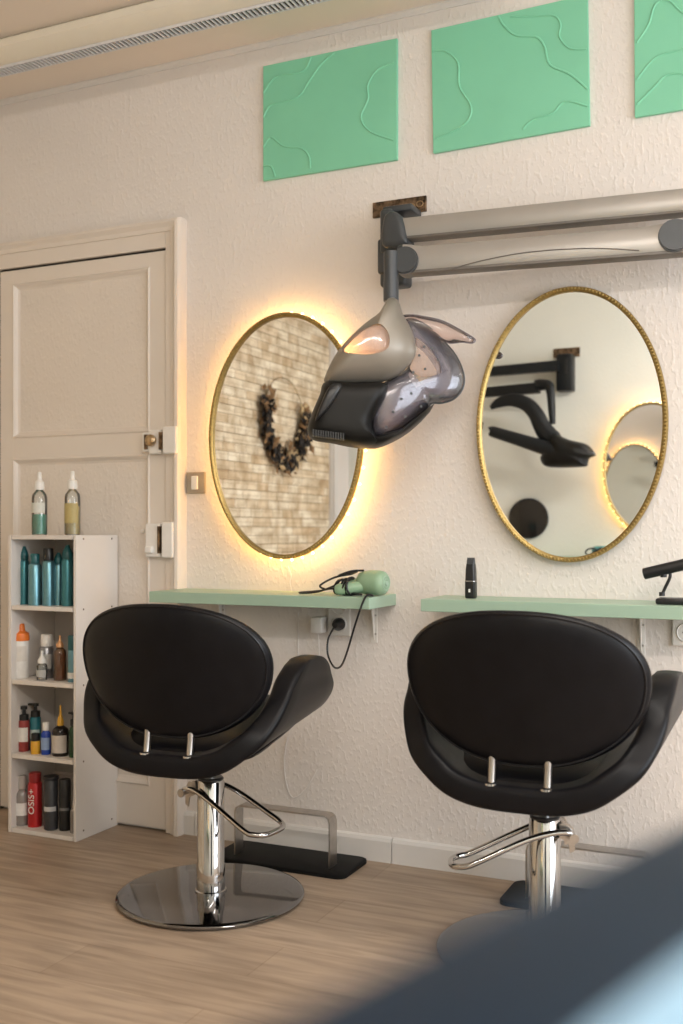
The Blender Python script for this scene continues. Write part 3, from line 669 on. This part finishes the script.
# lower arm
q0 = at(405, 273, .225)-O; q1 = at(684, 252, .16)-O
bm = nb()
dxl = (q1-q0)
N_ = 24; nrm = Vector((dxl.y, -dxl.x, 0)).normalized(); R = []
for i in range(N_+1):
    s_ = i/N_; hh = .072+.016*max(0, (s_-.86)/.14)**1.5+.010*max(0, (.08-s_)/.08)
    p = q0+dxl*s_
    pr = [(-.5, 0), (.5, 0), (.56, .14), (.56, .84), (.46, .97), (.2, 1.0), (-.4, 1.0), (-.5, .9)]
    R.append([p+nrm*(a_*.05)+Vector((0, 0, b2*hh)) for a_, b2 in pr])
loft(bm, R); la = link('lower_arm', bm, M['silver'], t)
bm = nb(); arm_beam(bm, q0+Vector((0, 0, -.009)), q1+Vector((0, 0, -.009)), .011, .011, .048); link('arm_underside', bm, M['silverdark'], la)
bm = nb()
pts = []
for px, py in ((455, 271), (480, 264), (520, 256), (560, 252), (600, 251), (640, 253)):
    s_ = (px-405)/(684-405); p = at(px, py, .225-.065*s_)-O; pts.append(p+nrm*.0275)
tube(bm, pts, .0016, n=5)
link('seam_line', bm, M['silverdark'], la)
k0 = at(404.5, 260, .265)-O
for nm, k_, rr in (('joint_knob', k0, .040), ('joint_knob', at(675, 235, .195)-O, .044)):
    bm = nb(); ax = Vector((si*.3, -1, 0)).normalized()
    cyl(bm, k_-ax*.06, k_, rr, 36); cyl(bm, k_, k_+ax*.006, rr*.93, 36); link(nm, bm, M['charcoal'], t)
# stem
bm = nb(); tube(bm, [at(391, 252, .27)-O, at(391, 285, .27)-O], .0215, n=24, smooth=False)
tube(bm, [at(391, 282, .27)-O, at(391, 301, .27)-O], .0225, n=24, smooth=False); link('stem', bm, M['charcoal'], t)
bm = nb(); box(bm, k0.x-.035, k0.x+.015, k0.y+.02, k0.y+.07, k0.z-.03, k0.z+.055, bev=.012, seg=3); link('joint_block', bm, M['charcoal'], t)
# hood: its own frame turned towards the room
hub = at(391, 300, .27)-O
SC = 1/ (F_PX/ (3.085))
hood = bpy.data.objects.new('hood', None); C.objects.link(hood); hood.parent = t; hood.location = hub; hood.rotation_euler = (0, 0, T)
def hp_(L_): return [((px-391)*SC, (300-py)*SC) for px, py in L_]
# collar
link('collar', lathe(nb(), [(.002, -.002), (.018, -.002), (.019, -.03), (.026, -.05), (.034, -.07), (.002, -.072)], n=28), M['steel'], hood)
shield = hp_([(384, 305), (391, 301), (398, 305), (402, 318), (409, 330), (414, 344), (414, 358), (405, 371), (392, 380), (375, 385), (350, 387), (325, 386), (329, 370), (338, 354), (352, 338), (367, 325), (379, 316)])
hole = hp_([(344, 357), (351, 347), (364, 336), (377, 332), (385, 338), (388, 349), (384, 357), (372, 361), (356, 361)])
cc = hp_([(370, 350)])[0]
bm = nb(); dome(bm, shield, cc, .085, 0, hole=hole, p=2.2, shell=.012, bend=lambda v: v+Vector((0, -.045, 0)))
link('spine_cover', bm, M['taupe'], hood)
bm = nb(); dome(bm, hp_([(341, 358), (349, 346), (363, 334), (378, 330), (387, 337), (390, 350), (386, 359), (372, 363), (354, 363)]), cc, .016, 0, p=2.2, shell=.003, bend=lambda v: v+Vector((0, -.098, 0)))
link('clear_window', bm, M['pinkclear'], hood)
# heater body
body = hp_([(325, 384), (350, 384), (376, 384), (388, 386), (386, 398), (378, 412), (372, 425), (373, 438), (380, 446), (368, 449), (352, 448), (332, 444), (314, 441), (308, 434), (309, 424), (314, 410), (320, 396)])
bm = nb(); dome(bm, body, hp_([(348, 415)])[0], .10, .06, p=7, bend=lambda v: v+Vector((0, -.02, 0)))
bo = link('heater_body', bm, M['bodyblack'], hood)
rim = hp_([(352, 446), (380, 436), (405, 428), (425, 412), (433, 401), (434, 405), (426, 417), (408, 433), (388, 444), (372, 449)])
bm = nb(); dome(bm, rim, hp_([(395, 437)])[0], .09, .09, p=3, rings=6, bend=lambda v: v+Vector((0, -.01, 0)))
link('lower_rim', bm, M['bodyblack'], hood)
bm = nb()
for i in range(13):
    px = 314.5+i*2.4; p = hp_([(px, 436+i*.32)])[0]
    b2 = bx(p[0]-.0022, p[0]+.0022, -.128, -.085, p[1]-.010, p[1]+.008); merge(bm, b2)
link('air_vent', bm, M['blackp'], bo, smooth=False)
bm = nb(); dome(bm, hp_([(331, 391), (342, 391), (333, 408), (322, 421), (316, 425), (322, 408)]), hp_([(327, 407)])[0], .012, .02, p=3, rings=5, bend=lambda v: v+Vector((0, -.122, 0)))
link('side_slot', bm, M['blackp'], bo)
# smoky wing towards the room and its twin on the wall side
wing = hp_([(376, 392), (390, 381), (404, 371), (411, 356), (408, 338), (403, 324), (412, 319), (428, 325), (444, 338), (458, 353), (466, 371), (465, 385), (456, 396), (443, 401), (432, 402), (425, 412), (408, 427), (390, 437), (376, 438), (371, 428), (371, 408)])
win = hp_([(409, 370), (416, 352), (413, 340), (421, 343), (431, 352), (439, 364), (440, 374), (430, 378), (418, 378)])
wc = hp_([(421, 365)])[0]; wc2 = hp_([(418, 384)])[0]
bm = nb(); dome(bm, wing, wc2, .06, 0, hole=win, p=2.4, shell=.005, bend=lambda v: v+Vector((0, -.02+.4*v.x, 0)))
link('clear_wing', bm, M['smoke'], hood)
bm = nb(); dome(bm, win, wc, .004, 0, p=2.4, rings=5, shell=.003, bend=lambda v: v+Vector((0, -.068+.4*v.x, 0)))
link('clear_window', bm, clear('matt_clear_plastic', (.95, .86, .80), 0, .5, .08, (.6, .48, .42)), hood)
bm = nb(); tube(bm, [(x_, -.02+.4*x_, z_) for x_, z_ in wing], .0040, n=6, closed=True, k=4); link('wing_edge', bm, M['charcoal'], hood)
bm = nb(); dome(bm, wing, wc2, -.06, 0, hole=win, p=2.4, shell=.005, bend=lambda v: v+Vector((0, .0+.4*v.x, 0)))
link('clear_wing', bm, M['smoke'], hood)
# small spray nozzles inside the wing
bm = nb()
for px, py in ((418, 358), (424, 371), (431, 350), (437, 361), (423, 349), (412, 375), (400, 402), (410, 396), (420, 408), (392, 415), (385, 430), (404, 419)):
    p = hp_([(px, py)])[0]; link('spray_nozzle', lathe(nb(), [(.0018, 0), (.0040, 0), (.0040, -.004), (.0018, -.004)], (p[0], .4*p[0]-.076, p[1]), n=8, axis='y'), M['charcoal'], hood)
# tall fin reaching over the top
fin = hp_([(398, 318), (410, 315), (425, 317), (442, 321), (458, 329), (470, 336), (475, 340), (472, 343), (462, 342), (450, 343), (440, 339), (424, 333), (410, 331), (402, 329)])
bm = nb(); dome(bm, fin, hp_([(432, 328)])[0], .025, .025, p=2.2, rings=7, bend=lambda v: v+Vector((0, .0, 0)))
link('top_fin', bm, M['pinkclear'], hood)
bm = nb(); tube(bm, [(x_, .0, z_) for x_, z_ in fin], .0028, n=6, closed=True, k=4); link('fin_edge', bm, M['smoke'], hood)
lg = hp_([(441, 399)])[0]; link('badge', bx(lg[0]-.010, lg[0]+.010, .4*lg[0]-.03, .4*lg[0]-.022, lg[1]-.004, lg[1]+.002), pmat((.35, .02, .03), .4), hood, smooth=False)
# ================================================================ salon chairs
def rrect(y0, y1, th, r, nrm, c, zslope, nn=5):
    """rounded rectangle ring across the seat band: along y and along nrm (x,z)"""
    w2 = (y1-y0)/2; cy = (y0+y1)/2; h2 = th/2; r = min(r, w2*.95, h2*.95); o_ = []
    segs = [(1, 1, 0), (-1, 1, PI/2), (-1, -1, PI), (1, -1, 3*PI/2)]
    for k, (sy, sn, a0) in enumerate(segs):
        for i in range(nn):
            a = a0+PI/2*i/(nn-1)
            yy = sy*(w2-r)+r*math.cos(a); dd = sn*(h2-r)+r*math.sin(a)
            o_.append(Vector((c.x+nrm.x*dd, cy+yy, c.z+nrm.z*dd+zslope*(cy+yy+.28))))
        # straight run to next corner
        if k == 0 or k == 2:
            for j in range(1, 6):
                yy = (sy*(w2-r))*(1-2*j/6.0); dd = sn*h2
                o_.append(Vector((c.x+nrm.x*dd, cy+yy, c.z+nrm.z*dd+zslope*(cy+yy+.28))))
    return o_
def make_chair(label, loc, rz, lev, lift=0):
    t = thing('salon_chair', label, 'chair', loc, rz, 'black salon chairs')
    # base
    bm = lathe(nb(), [(.002, .003), (.262, .003), (.270, .006), (.2715, .011), (.268, .015), (.258, .0175), (.05, .020), (.002, .020)], n=96); link('base_disc', bm, M['disc'], t)
    for k in range(4): link('floor_glide', lathe(nb(), [(.002, 0), (.012, 0), (.012, .004), (.002, .004)], (.2*math.cos(k*PI/2+.4), .2*math.sin(k*PI/2+.4), 0), n=10), M['rubber'], t)
    bm = lathe(nb(), [(.002, .018), (.046, .018), (.046, .024), (.0415, .026), (.0415, .10), (.0395, .104), (.0395, .338), (.036, .343), (.002, .343)], n=40); link('column', bm, M['chrome'], t)
    link('column_top', lathe(nb(), [(.002, .342), (.0375, .342), (.0375, .347), (.034, .350), (.002, .350)], n=32), M['blackp'], t)
    link('piston', lathe(nb(), [(.002, .345), (.016, .345), (.016, .42), (.002, .42)], n=24), M['chrome'], t)
    link('seat_mount', bx(-.07, .07, -.09, .09, .400, .412, bev=.003), M['blackp'], t)
    # pump lever
    lv = link('pump_bracket', nb_bracket(), M['steel'], t); lv.rotation_euler = (0, 0, lev)
    P = [(-.062, -.045, .305), (-.050, -.054, .318), (-.01, -.056, .318), (.06, -.058, .290), (.175, -.064, .235), (.205, -.060, .228), (.228, -.040, .226), (.236, .0, .228), (.232, .040, .232), (.205, .060, .238), (.17, .062, .252), (.06, .058, .300), (-.01, .056, .318), (-.050, .054, .318), (-.062, .045, .305)]
    bm = nb(); tube(bm, P, .0078, n=12, k=5); o = link('pump_lever', bm, M['chrome'], lv)
    # seat shell with arms in one sweep
    half = [(0, .430, -.272, .21), (.06, .431, -.272, .21), (.115, .437, -.272, .21), (.168, .453, -.270, .20), (.212, .480, -.262, .20), (.258, .517, -.242, .200), (.286, .562, -.205, .196),
            (.300, .608, -.176, .182), (.303, .646, -.146, .158), (.308, .674, -.116, .132), (.310, .694, -.086, .100), (.310, .707, -.052, .060), (.310, .713, -.030, .030)]
    half = [(a_*.958, b_, c_, d_) for a_, b_, c_, d_ in half]
    ctl = [Vector((a_, b_, 0)) for a_, b_, _, _ in half]; ex = [Vector((a_, b_, 0)) for _, _, a_, b_ in half]
    full = [Vector((-p.x, p.y, 0)) for p in reversed(ctl[1:])]+ctl; fex = list(reversed(ex[1:]))+ex
    P = smoothpath(full, 5); E = smoothpath(fex, 5); R = []; n_ = len(P)
    for i in range(n_):
        tg = P[min(i+1, n_-1)]-P[max(i-1, 0)]; tg.normalize(); nr = Vector((tg.y, 0, -tg.x))
        ends = min(i, n_-1-i); th = .062*(1 if ends > 4 else (.35+.65*math.sqrt(ends/5)))
        s_ = abs(i/(n_-1)*2-1); slope = .17*max(0, 1-(s_/.62)**2)
        R.append(rrect(E[i].x, E[i].y, th, .017, nr, Vector((P[i].x, 0, P[i].y)), slope))
    bm = nb(); loft(bm, R)
    sh = link('seat_shell', bm, M['leather'], t)
    # upright rear lip of the bowl
    # seat cushion
    bm = nb()
    o2 = [(-.215, -.20), (-.10, -.235), (.10, -.235), (.215, -.20), (.235, -.05), (.232, .12), (.20, .225), (.0, .25), (-.20, .225), (-.232, .12), (-.235, -.05)]
    dome(bm, o2, (0, 0), .030, .045, p=4, rings=8)
    for v in bm.verts: v.co = Vector((v.co.x, v.co.z, .496+v.co.y*1.0+.17*(v.co.z+.0)))
    link('seat_cushion', bm, M['leather'], t)
    # backrest
    def bk(r, th_, side, thick=.028):
        cx = math.copysign(abs(math.cos(th_))**.86, math.cos(th_)); sn = math.copysign(abs(math.sin(th_))**.92, math.sin(th_))
        x_ = .289*cx*(1+.10*sn)*r; z_ = .687+.184*sn*r
        g_ = max(0, 1-r**7)**.5
        y_ = -.262 - .20*(z_-.684)+.75*x_*x_ + side*thick*g_
        return Vector((x_, y_, z_))
    rs = [.15, .35, .55, .7, .8, .88, .93, .96, .98, .992, 1.0]; n_ = 96
    seq = [[bk(r, 2*PI*i/n_, -1) for i in range(n_)] for r in rs]+[[bk(r, 2*PI*i/n_, 1, .034) for i in range(n_)] for r in reversed(rs[:-1])]
    bm = nb(); loft(bm, seq); br_ = link('backrest', bm, M['leather'], t)
    bm = nb(); tube(bm, [bk(.962, 2*PI*i/n_, -1)+Vector((0, -.001, 0)) for i in range(n_)], .0030, n=6, closed=True, smooth=False)
    link('piping', bm, M['piping'], br_)
    for s_ in (-1, 1):
        bm = nb(); tube(bm, [(s_*.066, -.250, .442), (s_*.066, -.240, .50), (s_*.066, -.236, .56)], .0095, n=12)
        o = link('backrest_support', bm, M['steel'], t)
        bm = nb(); cyl(bm, (s_*.066, -.2500, .4590), (s_*.066, -.2495, .4640), .018); link('support_collar', bm, M['chrome'], o)
    for ch in t.children:
        if ch.name.split('.')[0] in ('seat_shell', 'seat_cushion', 'backrest', 'backrest_support', 'seat_mount'): ch.location.z = lift
    return t
def nb_bracket():
    bm = nb()
    for s_ in (-1, 1): loft(bm, [[(p[0], s_*(.030+dy), p[1]) for p in [(-.03, .335), (-.055, .335), (-.068, .315), (-.068, .268), (-.056, .262), (-.052, .290), (-.03, .300)]] for dy in (0, .004)])
    box(bm, -.045, -.036, -.030, .030, .298, .338); cyl(bm, (-.060, -.060, .306), (-.060, .060, .306), .008, 14)
    cyl(bm, (-.060, -.064, .306), (-.060, -.058, .306), .012, 16); cyl(bm, (-.060, .058, .306), (-.060, .064, .306), .012, 16)
    return bm
make_chair('black leather salon chair on a round chrome base, in front of the glowing left mirror', (-1.615, -.52, 0), math.radians(4), math.radians(-13))
make_chair('black leather salon chair in front of the right mirror, base hidden by the dark foreground', (-.635, -.52, 0), math.radians(0), math.radians(204.6), .012)
# footrests
for i, (fx, fy) in enumerate(((-1.565, -.128), (-.600, -.135))):
    t = thing('footrest', ['footrest with steel bar on a black plate, behind the left chair', 'footrest with steel bar on a black plate, behind the right chair column'][i], 'footrest', (fx, fy, 0), 0, 'footrests below the shelves')
    bm = loft(nb(), [rr_ring(.48, .205, .0, .03), rr_ring(.48, .205, .011, .03), rr_ring(.475, .20, .013, .03)]); link('floor_plate', bm, M['rubber'], t)
    # flat bent bar
    path = smoothpath([(-.150, .006)], 1) if False else None
    pts = [(-.172, .013), (-.172, .150), (-.167, .167), (-.154, .175), (.154, .175), (.167, .167), (.172, .150), (.172, .013)]
    wy0, wy1 = -.052, .000
    R = []
    for k, (x_, z_) in enumerate(pts):
        a_ = Vector(pts[max(k-1, 0)]); b_ = Vector(pts[min(k+1, len(pts)-1)]); tg = (b_-a_).normalized(); nr = Vector((tg.y, -tg.x))
        R.append([Vector((x_, wy0, z_)), Vector((x_, wy1, z_)), Vector((x_+nr.x*.005, wy1, z_+nr.y*.005)), Vector((x_+nr.x*.005, wy0, z_+nr.y*.005))])
    link('foot_bar', loft(nb(), R), M['steel'], t, smooth=False)
# ================================================================ wreath on the left wall
wc_ = Vector((XL+.012, -2.64, 1.745)); RW = .255
t = thing('dried_wreath', 'ring wreath of dried dark, brown and cream leaves reflected in the left mirror', 'wreath', tuple(wc_))
link('metal_ring', tube(nb(), [(.006, RW*math.cos(2*PI*i/48), RW*math.sin(2*PI*i/48)) for i in range(48)], .003, n=6, closed=True, smooth=False), M['brass'], t)
def leaves(cnt, a0, a1, size, spread, seed):
    rnd = random.Random(seed); bm = nb()
    for _ in range(cnt):
        a_ = math.radians(rnd.uniform(a0, a1)); rr = RW+rnd.gauss(0, spread)
        c = Vector((rnd.uniform(.008, .05), rr*math.cos(a_), rr*math.sin(a_)))
        d1_ = Vector((rnd.uniform(-.3, .6), rnd.gauss(0, 1), rnd.gauss(0, 1))).normalized(); d2 = d1_.cross(Vector((1, rnd.gauss(0, .5), rnd.gauss(0, .5)))).normalized()
        L_ = size*rnd.uniform(.6, 1.4); W_ = L_*.28; up_ = d1_.cross(d2)*L_*.08
        p = [c-d1_*L_*.5, c+d2*W_+up_, c+d1_*L_*.5, c-d2*W_+up_]
        q = [v+d1_.cross(d2)*.0012 for v in p]
        loft(bm, [[Vector((max(v.x, .0), v.y, v.z)) for v in p], [Vector((max(v.x, .0005)+.001, v.y, v.z)) for v in q]])
    return bm
# angle 0 = towards the mirror wall
link('dark_leaves', leaves(360, 165, 385, .066, .024, 3), M['leafdark'], t, smooth=False)
link('brown_leaves', leaves(120, 155, 400, .065, .036, 4), M['leafbrown'], t, smooth=False)
link('cream_flowers', leaves(150, 150, 300, .040, .034, 5), M['leafcream'], t, smooth=False)
# ================================================================ across the room (seen in the right mirror)
t = thing('hood_dryer', 'black hood dryer across the room, reflected in the right mirror', 'hood dryer', (0, 0, 0))
ref = opp(567, 370, .05); t.location = ref
def Q(px, py, d): return opp(px, py, d)-ref
pl = Q(567, 353, 0)
bm = nb(); box(bm, pl.x-.085, pl.x+.085, YB-ref.y, YB-ref.y+.008, pl.z-.03, pl.z+.03, bev=.002); link('wall_plate', bm, M['rust'], t, smooth=False)
bm = nb(); b0 = Q(566, 373, .05); box(bm, b0.x-.052, b0.x+.052, YB-ref.y+.004, YB-ref.y+.10, b0.z-.12, b0.z+.115, bev=.01); link('wall_mount', bm, M['oppblack'], t)
link('mount_slot', bx(b0.x+.005, b0.x+.022, YB-ref.y+.1, YB-ref.y+.104, b0.z-.01, b0.z+.085), M['blackp'], t, smooth=False)
def beam2(a_, b_, h0, h1, th=.05):
    bm = nb(); R = []
    for p, hh in ((a_, h0), (b_, h1)): R.append([p+Vector((0, -th/2, -hh/2)), p+Vector((0, th/2, -hh/2)), p+Vector((0, th/2, hh/2)), p+Vector((0, -th/2, hh/2))])
    return loft(bm, R)
link('upper_arm', beam2(Q(559, 366, .12), Q(478, 373, .14), .065, .058), M['oppblack'], t, smooth=False)
link('lower_arm', beam2(Q(540, 388, .22), Q(470, 394, .16), .066, .060), M['oppblack'], t, smooth=False)
bm = nb(); tube(bm, [Q(536, 386, .22), Q(541, 385, .22), Q(549, 386, .24), Q(551, 394, .26), Q(552, 408, .27), Q(553, 424, .28)], [.036, .036, .032, .026, .024, .018], n=14); link('stem', bm, M['oppblack'], t)
bm = nb(); tube(bm, [Q(491, 408, .30), Q(499, 403, .30), Q(512, 400, .30), Q(526, 404, .30), Q(536, 414, .30), Q(543, 428, .30), Q(552, 440, .30), Q(560, 447, .30)], [.008, .020, .026, .028, .030, .034, .040, .03], n=16, flat=1.6)
link('top_fin', bm, M['oppblack'], t)
bm = nb(); tube(bm, [Q(492, 431, .36), Q(494, 432, .36), Q(520, 440, .36), Q(545, 448, .36), Q(557, 452, .36), Q(560, 453, .36)], [.024, .032, .036, .042, .044, .02], n=18, flat=1.1); link('side_wing', bm, M['oppblack'], t)
bm = nb(); e0 = [Q(x_, y_, .32) for x_, y_ in ((552, 434), (570, 440), (588, 445), (597, 457), (590, 458), (588, 464), (584, 467), (548, 467), (541, 457), (550, 450))]
oc = Q(566, 454, .32)
dome(bm, [(p.x, p.z) for p in e0], (oc.x, oc.z), .07, .09, p=3, rings=7, bend=lambda v: v+Vector((0, oc.y, 0))); link('heater_body', bm, M['bodyblack'], t)
# round black hand mirror on the wall
dc = opp(529.5, 518.5, 0)
t = thing('round_mirror', 'round glossy black disc on the opposite wall, low in the right mirror reflection', 'round mirror', (dc.x, YB, dc.z))
link('disc', lathe(nb(), [(.002, .002), (.118, .002), (.128, .008), (.130, .016), (.126, .022), (.118, .023), (.002, .023)], n=48, axis='y'), mat('gloss_black', (.008, .008, .008), .05, spec=.8), t)
link('rim', tube(nb(), [(.127*math.cos(2*PI*i/40), .020, .127*math.sin(2*PI*i/40)) for i in range(40)], .005, n=6, closed=True, smooth=False), M['oppblack'], t)
# teal tool with cable on the opposite shelf
tt = opp(600, 547, .12)
t = thing('hair_dryer', 'teal hairdryer with dark cord across the room, low in the right mirror', 'hair dryer', (tt.x, tt.y, .905))
link('barrel', tube(nb(), [(-.045, 0, .034), (-.02, 0, .036), (.03, 0, .036), (.045, 0, .034)], [.02, .033, .033, .025], n=18), pmat((.08, .28, .28), .35), t)
bm = nb()
for k in range(4): tube(bm, [(.05-.03*k+.035*math.cos(2*PI*i/12), .045+.006*k, .032+.022*math.sin(2*PI*i/12+k)) for i in range(12)], .005, n=6, closed=True, k=2)
link('cord', bm, M['blackp'], t)
# ================================================================ dark trolley top close to the camera
def FL(px, py, z):
    u = (px-CXP)/F_PX; v = (HY-py)/F_PX; k = (z-H)/v
    return Vector((k*(-si+u*co), -D+k*(co+u*si), z))
tz = .962
E0 = FL(296, 1014, tz); E1 = FL(700, 818, tz)
dv = (E1-E0); dv.z = 0; dv.normalize(); nv = Vector((dv.y, -dv.x, 0))     # away from the wall side
mid = E0+dv*.22
t = thing('salon_trolley', 'dark blue-grey worktop out of focus across the lower right foreground', 'trolley', (mid.x+nv.x*.11, mid.y+nv.y*.11, 0), math.atan2(dv.y, dv.x))
bm = loft(nb(), [rr_ring(.62, .22, tz-.022, .03), rr_ring(.63, .23, tz-.016, .03), rr_ring(.63, .23, tz-.005, .03), rr_ring(.62, .22, tz, .03)]); link('worktop', bm, M['trolley'], t)
link('cabinet_body', bx(-.26, .26, -.085, .085, .08, tz-.022, bev=.006), M['trolley'], t, smooth=False)
for sx in (-1, 1):
    for sy in (-1, 1):
        bm = nb(); cyl(bm, (sx*.22-.012, sy*.06, .03), (sx*.22+.012, sy*.06, .03), .03, 16); box(bm, sx*.22-.016, sx*.22+.016, sy*.06-.008, sy*.06+.008, .03, .082); link('caster', bm, M['blackp'], t)
for zz in (.30, .50, .70):
    o = link('drawer', bx(-.25, .25, .085, .092, zz-.09, zz+.09, bev=.003), M['trolley'], t, smooth=False)
    bm = nb(); tube(bm, [(-.06, .092, zz+.05), (-.06, .108, zz+.05), (.06, .108, zz+.05), (.06, .092, zz+.05)], .004, n=8, smooth=False); link('handle', bm, M['steel'], o)
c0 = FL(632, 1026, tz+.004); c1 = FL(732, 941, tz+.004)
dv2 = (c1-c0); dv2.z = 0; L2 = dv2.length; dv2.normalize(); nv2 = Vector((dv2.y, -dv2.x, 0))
o = thing('patch', 'pale blue blurred patch at the bottom right corner', 'patch', tuple((c0+dv2*.05+nv2*.034).to_tuple()[:2])+(tz,), math.atan2(dv2.y, dv2.x))  # stand-in for an unidentified pale blue patch, two thin stacked slabs
for k in range(2): link('layer', loft(nb(), [rr_ring(.17, .066, .0002+k*.005, .01), rr_ring(.172, .068, .0025+k*.005, .01), rr_ring(.17, .066, .0048+k*.005, .01)]), M['paleblue'], o)
